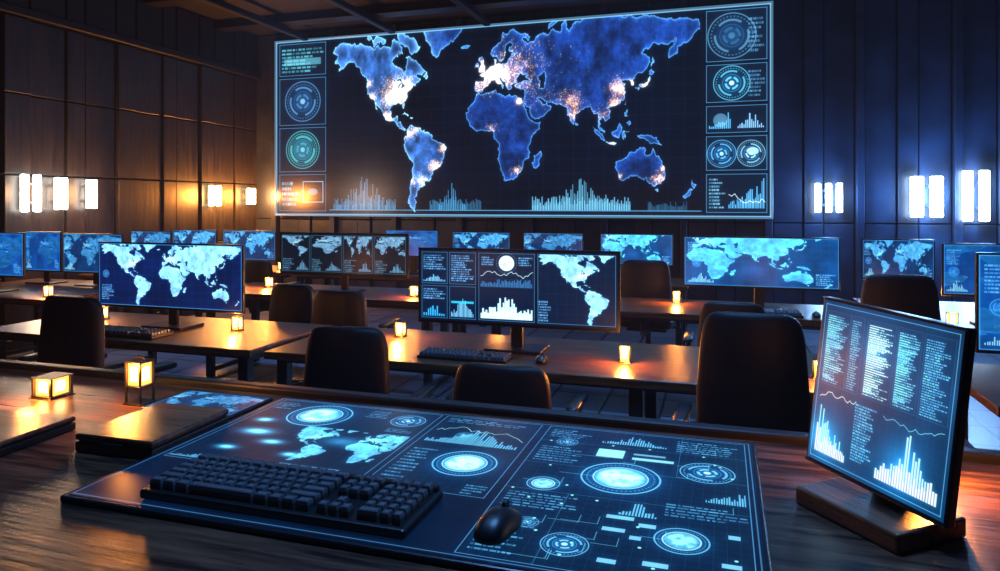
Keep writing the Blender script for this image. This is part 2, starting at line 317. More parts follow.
c.frame(.004, .008, .996, .992, (.3, .52, .7), .8, 3)
c.grid(fx(-.415), fy(1.06), fx(.05), fy(1.735), 22, 30, (.3, .7, .9), .14); c.grid(fx(-1.195), fy(1.27), fx(-.71), fy(1.735), 22, 20, (.3, .7, .9), .14); c.grid(fx(-.695), fy(1.27), fx(-.435), fy(1.735), 12, 20, (.3, .7, .9), .12)
def big(X, Y, R, k=1.):
    r = R * K; c.glow(fx(X), fy(Y), r * .9, (.05, .25, .42), .9 * k); c.ring(fx(X), fy(Y), r, r * .04 + 1, (.45, .78, .92), .9); c.ring(fx(X), fy(Y), r * .86, r * .05, (.36, .68, .85), .6, 48, .5)
    c.disc(fx(X), fy(Y), r * .70, (.16, .48, .62), .8 * k)
    P = c.patch(fx(X), fy(Y), r * .68)
    sl, dx, dy = P; d = np.hypot(dx, dy) / (r * .68); n = fbm(d.shape[0], d.shape[1], 5, 5, int(X * 100) + 500, 4)
    m = np.clip((1 - d) * 4, 0, 1) * np.clip(n * 2.0 - .15, 0, 1) * k
    c.a[sl] = c.a[sl] * (1 - m[..., None]) + np.array([.75, .97, 1.]) * m[..., None]
    c.ring(fx(X), fy(Y), r * .70, 3, (.75, .95, 1), .9)
def small(X, Y, R, seed): c.gauge(fx(X), fy(Y), R * K, seed, (.46, .78, .95), .9)
big(-1.023, 1.635, .085); small(-.777, 1.66, .045, 1); big(-.535, 1.43, .07); big(-.2, 1.45, .08); small(-.03, 1.53, .055, 2); big(-.345, 1.375, .033, .8); big(-.065, 1.21, .045, .7)
small(-.25, 1.14, .04, 4); small(-.35, 1.63, .025, 6); small(-.6, 1.6, .02, 7); small(-.33, 1.2, .02, 8)
for X, Y, R, S in ((-1.10, 1.475, .05, .5), (-1.02, 1.42, .035, .5), (-1.14, 1.56, .03, .6), (-1.1, 1.36, .03, .5), (-.93, 1.36, .025, .6)):
    c.glow(fx(X), fy(Y), R * K * .9, (.35, .62, .7), .9, S); c.glow(fx(X), fy(Y), R * K * .5, (.3, .5, .5), .8, S)
c.map(fx(-1.0), fy(1.33), fx(-.72), fy(1.55), -130, 60, -50, 80, flat_map((.42, .76, .9), (.4, .4, .4), .2)); c.glow(fx(-.86), fy(1.47), 60, (.2, .4, .5), .8, .6)
tx(-1.19, 1.66, -1.12, 1.72, 5, 1); tx(-.90, 1.66, -.84, 1.72, 5, 2); tx(-.80, 1.57, -.72, 1.6, 3, 22); tb(-1.19, 1.28, -1.0, 1.32, 40, 3); tx(-.92, 1.28, -.72, 1.32, 3, 23)
c.graph(fx(-.68), fy(1.58), fx(-.45), fy(1.68), 26, (.7, 1, 1), 5, 2); tb(-.68, 1.54, -.45, 1.66, 34, 6); tx(-.68, 1.69, -.45, 1.725, 3, 7); tx(-.68, 1.28, -.62, 1.5, 12, 8); tx(-.49, 1.28, -.445, 1.33, 4, 24)
tx(-.40, 1.66, -.30, 1.72, 5, 9); tb(-.27, 1.65, -.12, 1.72, 26, 10); tx(-.10, 1.64, .04, 1.72, 6, 11); tx(-.40, 1.50, -.30, 1.60, 7, 12)
c.rect(fx(-.27), fy(1.56), fx(-.21), fy(1.61), (.65, .92, 1), .85); c.rect(fx(-.19), fy(1.56), fx(-.10), fy(1.575), (.65, .92, 1), .8); c.rect(fx(-.19), fy(1.59), fx(-.12), fy(1.60), (.65, .92, 1), .6)
tb(-.03, 1.38, .045, 1.45, 16, 13, 'up'); tx(-.10, 1.30, .045, 1.36, 5, 14); tx(-.40, 1.26, -.25, 1.33, 6, 15); tx(-.40, 1.08, -.31, 1.22, 10, 16); tb(-.18, 1.28, -.11, 1.36, 12, 17)
for X, Y, w in ((-.2, 1.26, .05), (-.14, 1.24, .03), (-.2, 1.21, .04), (-.15, 1.19, .02), (-.12, 1.11, .04), (-.19, 1.10, .03), (0.0, 1.14, .03), (.01, 1.24, .02)):
    c.rect(fx(X), fy(Y), fx(X + w), fy(Y + .014), (.55, .85, 1), .8)
for i in range(26):
    X = -.4 + .44 * random.random(); Y = 1.07 + .64 * random.random(); c.disc(fx(X), fy(Y), 4, (.6, 1, 1), .9)
for i in range(18):
    X = -.4 + .36 * random.random(); Y = 1.07 + .6 * random.random(); X2 = X + .08 * random.random(); c.line(fx(X), fy(Y), fx(X2), fy(Y), 1.5, (.5, .9, 1), .7); c.line(fx(X2), fy(Y), fx(X2), fy(Y + .03), 1.5, (.5, .9, 1), .7)
for y in (1.34, 1.485, 1.63): c.rect(fx(-.415), fy(y), fx(.05), fy(y), (.35, .75, .9), .6)
c.rect(fx(-.285), fy(1.06), fx(-.285), fy(1.34), (.35, .75, .9), .6); c.rect(fx(-.09), fy(1.485), fx(-.09), fy(1.735), (.35, .75, .9), .6)
IMG_T = c.image('touch_table_content', .5, 12, (.4, .85, 1.05))

# =====================================================================
#  materials
# =====================================================================
def mat(name, col, rough=.5, metal=0., emit=None, es=0., bump=0., bscale=60, noise=None, spec=None):
    m = bpy.data.materials.new(name); m.use_nodes = True; nt = m.node_tree; b = nt.nodes['Principled BSDF']
    b.inputs['Base Color'].default_value = (*col, 1); b.inputs['Roughness'].default_value = rough; b.inputs['Metallic'].default_value = metal
    if spec is not None: b.inputs['Specular IOR Level'].default_value = spec
    if emit: b.inputs['Emission Color'].default_value = (*emit, 1); b.inputs['Emission Strength'].default_value = es
    if noise or bump:
        tc = nt.nodes.new('ShaderNodeTexCoord'); n = nt.nodes.new('ShaderNodeTexNoise'); n.inputs['Scale'].default_value = noise[1] if noise else bscale; n.inputs['Detail'].default_value = 5
        nt.links.new(tc.outputs['Object'], n.inputs['Vector'])
        if noise:
            r = nt.nodes.new('ShaderNodeValToRGB'); r.color_ramp.elements[0].position = .3; r.color_ramp.elements[1].position = .7
            r.color_ramp.elements[0].color = (*col, 1); r.color_ramp.elements[1].color = (*noise[0], 1)
            nt.links.new(n.outputs['Fac'], r.inputs['Fac']); nt.links.new(r.outputs['Color'], b.inputs['Base Color'])
        if bump:
            bp = nt.nodes.new('ShaderNodeBump'); bp.inputs['Strength'].default_value = bump; bp.inputs['Distance'].default_value = .01
            nt.links.new(n.outputs['Fac'], bp.inputs['Height']); nt.links.new(bp.outputs['Normal'], b.inputs['Normal'])
    return m

def wood(name, c1, c2, rough=.32, along='X', sc=1.):
    m = bpy.data.materials.new(name); m.use_nodes = True; nt = m.node_tree; b = nt.nodes['Principled BSDF']
    tc = nt.nodes.new('ShaderNodeTexCoord'); mp = nt.nodes.new('ShaderNodeMapping')
    mp.inputs['Scale'].default_value = (1.2 * sc, 14 * sc, 14 * sc) if along == 'X' else (14 * sc, 14 * sc, 1.2 * sc)
    n = nt.nodes.new('ShaderNodeTexNoise'); n.inputs['Scale'].default_value = 3; n.inputs['Detail'].default_value = 8; n.inputs['Roughness'].default_value = .65
    r = nt.nodes.new('ShaderNodeValToRGB'); r.color_ramp.elements[0].position = .38; r.color_ramp.elements[1].position = .64
    r.color_ramp.elements[0].color = (*c1, 1); r.color_ramp.elements[1].color = (*c2, 1)
    bp = nt.nodes.new('ShaderNodeBump'); bp.inputs['Strength'].default_value = .45; bp.inputs['Distance'].default_value = .005
    rr = nt.nodes.new('ShaderNodeMapRange'); rr.inputs['To Min'].default_value = rough - .08; rr.inputs['To Max'].default_value = rough + .15
    L = nt.links.new
    L(tc.outputs['Object'], mp.inputs['Vector']); L(mp.outputs['Vector'], n.inputs['Vector']); L(n.outputs['Fac'], r.inputs['Fac'])
    L(r.outputs['Color'], b.inputs['Base Color']); L(n.outputs['Fac'], bp.inputs['Height']); L(bp.outputs['Normal'], b.inputs['Normal'])
    L(n.outputs['Fac'], rr.inputs['Value']); L(rr.outputs['Result'], b.inputs['Roughness'])
    return m

def screen_mat(name, img, es, rough=.25):
    m = bpy.data.materials.new(name); m.use_nodes = True; nt = m.node_tree; b = nt.nodes['Principled BSDF']
    t = nt.nodes.new('ShaderNodeTexImage'); t.image = img
    b.inputs['Base Color'].default_value = (.005, .008, .012, 1); b.inputs['Roughness'].default_value = rough
    nt.links.new(t.outputs['Color'], b.inputs['Emission Color']); b.inputs['Emission Strength'].default_value = es
    return m

def tile_mat():
    m = bpy.data.materials.new('floor_tiles'); m.use_nodes = True; nt = m.node_tree; b = nt.nodes['Principled BSDF']
    tc = nt.nodes.new('ShaderNodeTexCoord'); br = nt.nodes.new('ShaderNodeTexBrick'); br.offset = 0
    br.inputs['Scale'].default_value = 1; br.inputs['Brick Width'].default_value = .42; br.inputs['Row Height'].default_value = .42; br.inputs['Mortar Size'].default_value = .012
    br.inputs['Color1'].default_value = (.08, .10, .13, 1); br.inputs['Color2'].default_value = (.13, .15, .19, 1); br.inputs['Mortar'].default_value = (.006, .008, .012, 1)
    nt.links.new(tc.outputs['Object'], br.inputs['Vector']); nt.links.new(br.outputs['Color'], b.inputs['Base Color'])
    b.inputs['Roughness'].default_value = .36
    bp = nt.nodes.new('ShaderNodeBump'); bp.inputs['Strength'].default_value = .5; bp.inputs['Distance'].default_value = .01; bp.invert = True
    nt.links.new(br.outputs['Fac'], bp.inputs['Height']); nt.links.new(bp.outputs['Normal'], b.inputs['Normal'])
    return m

M_floor = tile_mat()
M_wallL = wood('wall_wood_panel', (.010, .009, .011), (.030, .024, .025), .38, 'Z', .6)
M_wallB = mat('wall_dark_panel', (.014, .019, .040), .38, .2, noise=((.036, .048, .095), 3), bump=.1)
M_groove = mat('wall_groove', (.003, .003, .005), .8)
M_ceil = mat('ceiling_dark', (.005, .0055, .009), .7, noise=((.010, .011, .016), 2))
M_beam = mat('ceiling_beam_metal', (.007, .007, .010), .5, .3)
M_black = mat('black_plastic', (.008, .008, .010), .38)
M_bezel = mat('monitor_bezel', (.007, .008, .012), .3)
M_metal = mat('dark_metal', (.045, .047, .055), .35, .8)
M_fabric = mat('chair_upholstery', (.0025, .003, .0045), .5, bump=.2, bscale=160, spec=.3)
M_desk = wood('desk_wood', (.032, .013, .006), (.17, .064, .024), .29)
M_front = wood('control_desk_wood', (.012, .007, .006), (.16, .066, .034), .28)
M_edge = mat('desk_edge_dark', (.012, .010, .010), .4)
M_key = mat('key_plastic', (.085, .088, .10), .38)
M_kbase = mat('keyboard_base', (.004, .004, .005), .4)
M_glowO = mat('lantern_glass', (.8, .4, .1), .3, emit=(1., .30, .04), es=4.2)
M_glowH = mat('lantern_flame', (1, .8, .5), .3, emit=(1., .66, .26), es=18)
M_barW = mat('sconce_tube_blue', (.9, .95, 1), .3, emit=(.62, .86, 1.), es=26)
M_barC = mat('sconce_tube_warmwhite', (1, .95, .9), .3, emit=(1., .93, .80), es=20)
M_barO = mat('sconce_tube_orange', (1, .8, .5), .3, emit=(1., .70, .30), es=24)
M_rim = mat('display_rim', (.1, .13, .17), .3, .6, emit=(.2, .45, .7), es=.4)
M_panelframe = mat('touch_panel_frame', (.012, .018, .026), .25)
M_ceilfill = mat('ceiling_fill_diffuser', (.5, .6, .8), .4, emit=(.2, .4, 1.), es=1.)  # glowing face of the added overhead fill fixtures
S_wall = screen_mat('screen_video_wall', IMG_WALL, 1.35)
S1 = screen_mat('screen_world_map', IMG_M1, 1.25); S2 = screen_mat('screen_dashboard', IMG_M2, 1.25); S3 = screen_mat('screen_four_pane', IMG_M3, .85)
S4 = screen_mat('screen_teal_map', IMG_M4, 1.15); S5 = screen_mat('screen_blue_map', IMG_M5, 1.1); S6 = screen_mat('screen_dim_map', IMG_M6, 1.0); S7 = screen_mat('screen_blur_blue', IMG_M7, .95)
SR = screen_mat('screen_side_monitor', IMG_R, 1.0); ST = screen_mat('screen_touch_table', IMG_T, 1.05, .22)

# =====================================================================
#  mesh builder
# =====================================================================
class MB:
    def __init__(s): s.v = []; s.f = []; s.m = []; s.sm = []; s.uv = {}; s.mats = []
    def mi(s, m):
        if m not in s.mats: s.mats.append(m)
        return s.mats.index(m)
    def add(s, vs, fs, m, smooth=False, M=None):
        o = len(s.v); k = s.mi(m)
        for p in vs:
            p = Vector(p); s.v.append(tuple(M @ p if M else p))
        for f in fs: s.f.append([i + o for i in f]); s.m.append(k); s.sm.append(smooth)
    def box(s, c, d, m, bev=0., seg=1, M=None, smooth=False):
        bm = bmesh.new(); bmesh.ops.create_cube(bm, size=1)
        for v in bm.verts: v.co = Vector((v.co.x * d[0], v.co.y * d[1], v.co.z * d[2]))
        if bev: bmesh.ops.bevel(bm, geom=list(bm.edges), offset=min(bev, min(d) * .45), segments=seg, affect='EDGES', profile=.5)
        bm.verts.index_update()
        T = Matrix.Translation(c); T = (M @ T) if M else T
        s.add([v.co.copy() for v in bm.verts], [[v.index for v in f.verts] for f in bm.faces], m, smooth, T); bm.free()
    def cyl(s, p0, p1, r0, r1, m, n=16, M=None, smooth=True):
        p0 = Vector(p0); p1 = Vector(p1); z = (p1 - p0).normalized(); x = z.orthogonal().normalized(); y = z.cross(x)
        vs = []
        for p, r in ((p0, r0), (p1, r1)):
            for i in range(n):
                a = 2 * math.pi * i / n; vs.append(p + x * math.cos(a) * r + y * math.sin(a) * r)
        s.add(vs, [[i, (i + 1) % n, n + (i + 1) % n, n + i] for i in range(n)], m, smooth, M)
        s.add(vs[:n], [list(range(n))[::-1]], m, False, M); s.add(vs[n:], [list(range(n))], m, False, M)
    def sell(s, c, d, m, e1=.35, e2=.35, fn=None, M=None, nu=28, nv=14):
        sp = lambda t, e: math.copysign(abs(t) ** e, t)
        vs = []; fs = []
        for j in range(nv + 1):
            ph = -math.pi / 2 + math.pi * j / nv
            for i in range(nu):
                th = 2 * math.pi * (i + .5) / nu
                p = Vector((d[0] / 2 * sp(math.cos(ph), e1) * sp(math.cos(th), e2), d[1] / 2 * sp(math.cos(ph), e1) * sp(math.sin(th), e2), d[2] / 2 * sp(math.sin(ph), e1)))
                if fn: p = fn(p)
                vs.append(p + Vector(c))
        for j in range(nv):
            for i in range(nu): fs.append([j * nu + i, j * nu + (i + 1) % nu, (j + 1) * nu + (i + 1) % nu, (j + 1) * nu + i])
        s.add(vs, fs, m, True, M)
    def quad(s, p, m, M=None):
        s.add(p, [[0, 1, 2, 3]], m, False, M); s.uv[len(s.f) - 1] = [(0, 0), (1, 0), (1, 1), (0, 1)]
    def obj(s, name, loc=(0, 0, 0), rz=0.):
        me = bpy.data.meshes.new(name); me.from_pydata(s.v, [], s.f)
        for m in s.mats: me.materials.append(m)
        me.polygons.foreach_set('material_index', s.m); me.polygons.foreach_set('use_smooth', s.sm)
        if s.uv:
            u = me.uv_layers.new(name='UVMap')
            for fi, co in s.uv.items():
                for k, li in enumerate(me.polygons[fi].loop_indices): u.data[li].uv = co[k]
        me.update(); o = bpy.data.objects.new(name, me); scene.collection.objects.link(o)
        o.location = loc; o.rotation_euler = (0, 0, rz); return o
def inst(o, name, loc, rz=0, sc=1):
    n = bpy.data.objects.new(name, o.data); scene.collection.objects.link(n); n.location = loc; n.rotation_euler = (0, 0, rz); n.scale = (sc, sc, sc); return n
def light(name, kind, loc, col, power, parent=None, size=.05, rot=None, sy=None, spread=None):
    l = bpy.data.lights.new(name, kind); l.color = col; l.energy = power
    if kind == 'AREA':
        l.size = size
        if sy: l.shape = 'RECTANGLE'; l.size_y = sy
        if spread: l.spread = spread
    else: l.shadow_soft_size = size
    o = bpy.data.objects.new(name, l); scene.collection.objects.link(o); o.location = loc
    if rot: o.rotation_euler = rot
    if parent:
        o.parent = parent; o.location = Vector(loc) - parent.location
        if parent.rotation_euler.z: o.location = Matrix.Rotation(-parent.rotation_euler.z, 3, 'Z') @ o.location
        if rot: o.rotation_euler = (rot[0], rot[1], rot[2] - parent.rotation_euler.z)
    return o

# =====================================================================
#  room
# =====================================================================
XL, XR, YB, YF, H = -6.85, 4.2, 9.15, -2.2, 4.08
b = MB(); b.box(((XL + XR) / 2, (YB + YF) / 2, -.05), (XR - XL + .4, YB - YF + .4, .1), M_floor); b.obj('floor')
b = MB(); b.box(((XL + XR) / 2, (YB + YF) / 2, H + .05), (XR - XL + .4, YB - YF + .4, .1), M_ceil); b.obj('ceiling')
b = MB(); b.box((XL - .1, (YB + YF) / 2, H / 2), (.2, YB - YF + .4, H), M_groove)
y = YF; i = 0
while y < YB - .05:
    w = (.42, .30, .42, .24)[i % 4]; dp = (.035, .075, .035, .055)[i % 4]
    w = min(w, YB - y)
    for z0, z1 in ((.14, .95), (.965, 1.78), (1.795, 2.60), (2.615, 3.38)):
        b.box((XL + dp / 2 - .005, y + w / 2, (z0 + z1) / 2), (dp, w - .02, z1 - z0), M_wallL, .006)
    b.box((XL + .02, y + w / 2, 3.78), (.04, w - .03, .56), M_ceil, .005)
    y += w; i += 1
b.box((XL + .05, (YB + YF) / 2, 3.44), (.12, YB - YF, .09), M_beam, .01)
b.obj('wall_left')
b = MB(); b.box(((XL + XR) / 2, YB + .1, H / 2), (XR - XL, .2, H), M_groove)
x = XL; i = 0
while x < XR - .05:
    w = (.34, .10, .34, .22)[i % 4]; dp = (.03, .11, .03, .06)[i % 4]; w = min(w, XR - x)
    for z0, z1 in (((.14, 1.25), (1.265, 4.05)) if i % 4 != 1 else ((0.14, 4.05),)):
        b.box((x + w / 2, YB - dp / 2 + .005, (z0 + z1) / 2), (w - .018, dp, z1 - z0), M_wallB, .005)
    x += w; i += 1
b.obj('wall_back')
b = MB(); b.box((XR + .1, (YB + YF) / 2, H / 2), (.2, YB - YF + .4, H), M_wallB); b.obj('wall_right')
b = MB(); b.box(((XL + XR) / 2, YF - .1, H / 2), (XR - XL, .2, H), M_wallB); b.obj('wall_front')
b = MB(); b.box((XL + .085, (YB + YF) / 2, .065), (.03, YB - YF, .13), M_beam, .005); b.obj('baseboard_left')
b = MB(); b.box(((XL + XR) / 2, YB - .125, .065), (XR - XL, .03, .13), M_beam, .005); b.obj('baseboard_back')
for k in range(7):
    b = MB(); yy = 8.3 - k * 1.3
    b.box(((XL + XR) / 2, yy, H - .05), (XR - XL, .16, .10), M_beam, .01)
    b.box(((XL + XR) / 2, yy, H - .11), (XR - XL, .22, .02), M_beam, .004)
    b.obj('ceiling_beam')
b = MB()
for xx in (-5.8, -4.4, -3.0): b.box((xx, 4.4, H - .17), (.09, 9., .08), M_beam, .01)
b.obj('ceiling_rail')

# video wall
W = 9.0; sx0, sx1 = -.711 * W, .065 * W; sz0, sz1 = 1.5 - .0215 * W, 1.5 + .2695 * W
b = MB(); cx = (sx0 + sx1) / 2; cz = (sz0 + sz1) / 2; ww = sx1 - sx0; hh = sz1 - sz0
b.box((cx, 9.03, cz), (ww, .05, hh), M_bezel, .008)
for z in (sz0 + .012, sz1 - .012): b.box((cx, 9.0, z), (ww, .03, .024), M_rim, .004)
for xx in (sx0 + .012, sx1 - .012): b.box((xx, 9.0, cz), (.024, .03, hh), M_rim, .004)
b.quad([(sx0 + .024, 9.0, sz0 + .024), (sx1 - .024, 9.0, sz0 + .024), (sx1 - .024, 9.0, sz1 - .024), (sx0 + .024, 9.0, sz1 - .024)], S_wall)
for xx in (cx - 2, cx + 2): b.box((xx, 9.09, cz), (.3, .09, 1.2), M_metal)
b.obj('video_wall_display')

# wall sconces: bare vertical tubes on slim mounts
def sconce(pos, facing, n, bw, h, m, col, power, gap=.04, off=.20):
    b = MB(); tot = n * bw + (n - 1) * gap
    for z in (-h * .25, h * .25): b.box((0, .0, z), (tot * .7, .03, .025), M_metal, .004)
    for i in range(n):
        x = -tot / 2 + bw / 2 + i * (bw + gap)
        b.box((x, -.035, 0), (bw, .045, h), m, .015, 3)
        b.box((x, -.005, 0), (bw * .5, .016, h * .9), M_metal, .003)
    rz = math.pi / 2 if facing == 'L' else 0.
    o = b.obj('wall_sconce', pos, rz)
    ofs = Vector((off, 0, 0)) if facing == 'L' else Vector((0, -off, 0))
    light('sconce_light', 'POINT', Vector(pos) + ofs, col, power, o, .08)
    return o
WLX = XL + .095; WBY = YB - .135
ORA = (1., .38, .09); BLU = (.10, .38, 1.)
sconce((WLX, 5.36, 1.60), 'L', 2, .075, .38, M_barC, (1., .55, .25), 14, .06)
sconce((WLX, 5.70, 1.60), 'L', 2, .06, .34, M_barC, ORA, 14, .02)
sconce((WLX, 6.08, 1.60), 'L', 2, .055, .32, M_barC, ORA, 16, .02)
sconce((WLX, 8.08, 1.60), 'L', 2, .085, .28, M_barO, (1., .32, .05), 95, .06, .24)
sconce((WLX, 8.86, 1.60), 'L', 2, .07, .24, M_barO, (1., .32, .05), 80, .04, .24)
sconce((1.19, WBY, 1.56), 'B', 3, .065, .34, M_barW, BLU, 50, .05)
sconce((2.20, WBY, 1.57), 'B', 2, .13, .46, M_barW, BLU, 70, .065)
sconce((2.68, WBY, 1.58), 'B', 2, .10, .56, M_barW, BLU, 70, .06)

# invented ceiling fixtures out of view, added as cool, dim fill
for (x, yv, p) in ((-.5, 1.7, 34), (2.2, 3.2, 8), (1.6, 6.2, 8), (-.2, 4.5, 46), (-4.3, 6.3, 44)):
    b = MB(); b.box((0, 0, -.04), (1.25, .35, .08), M_metal, .01); b.box((0, 0, -.085), (1.15, .26, .012), M_ceilfill, .003)
    o = b.obj('added_ceiling_fill', (x, yv, H - .13))
    light('ceiling_fill_area', 'AREA', (x, yv, H - .24), (.14, .40, 1.), p, o, 1.15, None, .26, math.radians(100))

# =====================================================================
#  furniture
# =====================================================================
def desk(x0, x1, y0, y1, z=.74, extra=()):
    b = MB(); cx = (x0 + x1) / 2; cy = (y0 + y1) / 2; w = x1 - x0; d = y1 - y0
    b.box((0, 0, z - .02), (w, d, .04), M_desk, .006, 2)
    b.box((0, -d / 2 + .07, z - .05), (w - .10, .03, .024), M_edge, .004); b.box((0, d / 2 - .05, z - .07), (w - .10, .03, .06), M_edge, .004)
    for x in [-w / 2 + .08, w / 2 - .08] + [e - cx for e in extra]:
        for yv in (-d / 2 + .07, d / 2 - .07): b.box((x, yv, (z - .04) / 2), (.06, .06, z - .04), M_edge, .006)
        b.box((x, 0, .06), (.04, d - .14, .04), M_edge, .004); b.box((x, 0, z - .06), (.04, d - .14, .04), M_edge, .004)
    return b.obj('office_desk', (cx, cy, 0))
desk(-4.25, -2.32, 3.05, 3.85); desk(-2.24, .50, 3.05, 3.85, extra=(-.36,)); desk(.98, 2.7, 3.05, 3.85)
desk(-4.3, -2.1, 4.95, 5.7); desk(-1.7, .92, 4.95, 5.7); desk(1.0, 2.7, 4.8, 6.2)
desk(-6.6, -5.02, 4.15, 5.35); desk(-6.55, -5.4, 5.75, 6.4); desk(-6.6, -4.6, 6.6, 7.3); desk(-4.5, -2.85, 6.6, 7.3); desk(-2.8, -.3, 6.6, 7.3)

def monitor(x, y, w, h, zb, ztable, sm, rz=0, tilt=0, name='computer_monitor', base=(.3, .2, .014), basemat=None, bz=.010, roll=0, boff=0):
    b = MB(); hb = zb - ztable
    T = Matrix.Translation((0, 0, hb)) @ Matrix.Rotation(-tilt, 4, 'X') @ Matrix.Translation((0, 0, h / 2)) @ Matrix.Rotation(roll, 4, 'Y') @ Matrix.Translation((0, 0, -h / 2))
    b.box((0, .012, h / 2), (w, .022, h), M_bezel, .004, 2, M=T)
    b.box((0, .032, h / 2), (w * .8, .03, h * .75), M_bezel, .012, 2, M=T)
    b.quad([(-w / 2 + bz, -.0005, bz * 1.6), (w / 2 - bz, -.0005, bz * 1.6), (w / 2 - bz, -.0005, h - bz), (-w / 2 + bz, -.0005, h - bz)], sm, M=T)
    for zz in (bz * .7, h - bz * .4): b.box((0, -.001, zz), (w - .004, .004, bz * .7), M_bezel, M=T)
    b.box((0, .05, hb / 2 + h * .2), (.07, .022, hb + h * .4), M_metal, .005)
    b.box((0, .04 + boff, base[2] / 2), base, basemat or M_black, .005, 2)
    return b.obj(name, (x, y, ztable), rz)
def mspan(x0, x1, y, z0, z1, sm, zt=.74): return monitor((x0 + x1) / 2, y, x1 - x0, z1 - z0, z0, zt, sm)
mspan(-1.555, -.476, 3.45, .862, 1.262, S2); mspan(-3.77, -2.68, 3.46, .848, 1.255, S1); mspan(1.03, 2.1, 3.45, .862, 1.29, S7)
mspan(-3.72, -2.48, 5.3, .875, 1.245, S3); mspan(-.27, .776, 5.3, .89, 1.26, S4)
mspan(-1.15, -.446, 6.9, .89, 1.20, S4); mspan(-2.72, -2.08, 6.9, .92, 1.2, S5); mspan(-1.94, -1.32, 6.9, .92, 1.2, S6); mspan(-3.5, -2.88, 6.9, .92, 1.21, S7)
mspan(-5.63, -4.9, 6.9, .83, 1.18, S5); mspan(-6.36, -5.72, 6.9, .86, 1.18, S5); mspan(-6.14, -5.6, 6.05, .88, 1.2, S6)
mspan(-5.87, -5.17, 5.0, .85, 1.22, S6); mspan(-6.35, -5.9, 5.0, .85, 1.23, S7); mspan(-6.35, -5.60, 4.4, .87, 1.25, S7)
mspan(.93 + .08, 1.50, 5.9, .92, 1.23, S5); mspan(1.31, 1.98, 5.0, .92, 1.25, S7)

def chair(x, yb, top, w=.40, h=.52, rz=0., armz=.66):
    b = MB()
    def bend(p): return Vector((p.x * (1 - .10 * max(0, p.z / (h / 2))), p.y - .045 * (1 - (p.x / (w / 2)) ** 2) + .03 * (p.z / h), p.z))
    b.sell((0, 0, top - h / 2), (w, .075, h), M_fabric, .30, .42, bend, nu=40, nv=20)
    b.sell((0, .27, .47), (.46, .46, .10), M_fabric, .4, .35, nu=36)
    b.box((0, .27, .41), (.34, .34, .03), M_black, .01)
    b.box((0, -.045, (top - h * .5 + .40) / 2), (.07, .025, top - h * .5 - .38), M_black, .008)
    b.box((0, .07, .405), (.07, .26, .025), M_black, .008)
    for s in (-1, 1):
        b.sell((s * .262, .24, armz), (.06, .28, .035), M_black, .5, .4, nu=20, nv=8)
        b.box((s * .262, .24, (armz + .42) / 2), (.03, .06, armz - .42), M_black, .008); b.box((s * .235, .24, .425), (.09, .06, .022), M_black, .006)
    b.cyl((0, .27, .10), (0, .27, .41), .028, .022, M_metal)
    for k in range(5):
        a = 2 * math.pi * k / 5 + .3; e = Vector((math.cos(a) * .27, math.sin(a) * .27 + .27, .075))
        b.cyl((0, .27, .11), e, .026, .016, M_black, 10); b.cyl(e + Vector((-.012, 0, -.045)), e + Vector((.012, 0, -.045)), .03, .03, M_black, 14); b.cyl(e, e - Vector((0, 0, .045)), .009, .009, M_black, 8)
    return b.obj('office_chair', (x, yb, 0), rz)
chair(-1.50, 2.60, .985, .38, rz=.08); chair(.10, 2.62, 1.115, .375, .56, rz=-.05); chair(-.84, 2.66, .86, .42, .44)
chair(-3.02, 2.62, 1.05, .42, rz=-.1); chair(-3.82, 2.66, 1.10, .42, rz=.1)
chair(-2.48, 4.2, .91, .42, .48); chair(-3.05, 4.50, .90, .38, .46)
chair(.06, 4.32, .92, .40, .48); chair(-.62, 6.0, 1.02, .44); chair(.88, 4.1, 1.13, .38, .56); chair(-4.5, 6.0, .93, .4, .48); chair(1.05, 2.55, 1.14, .42, .56)
chair(-2.05, 6.0, .95, .4, .5)

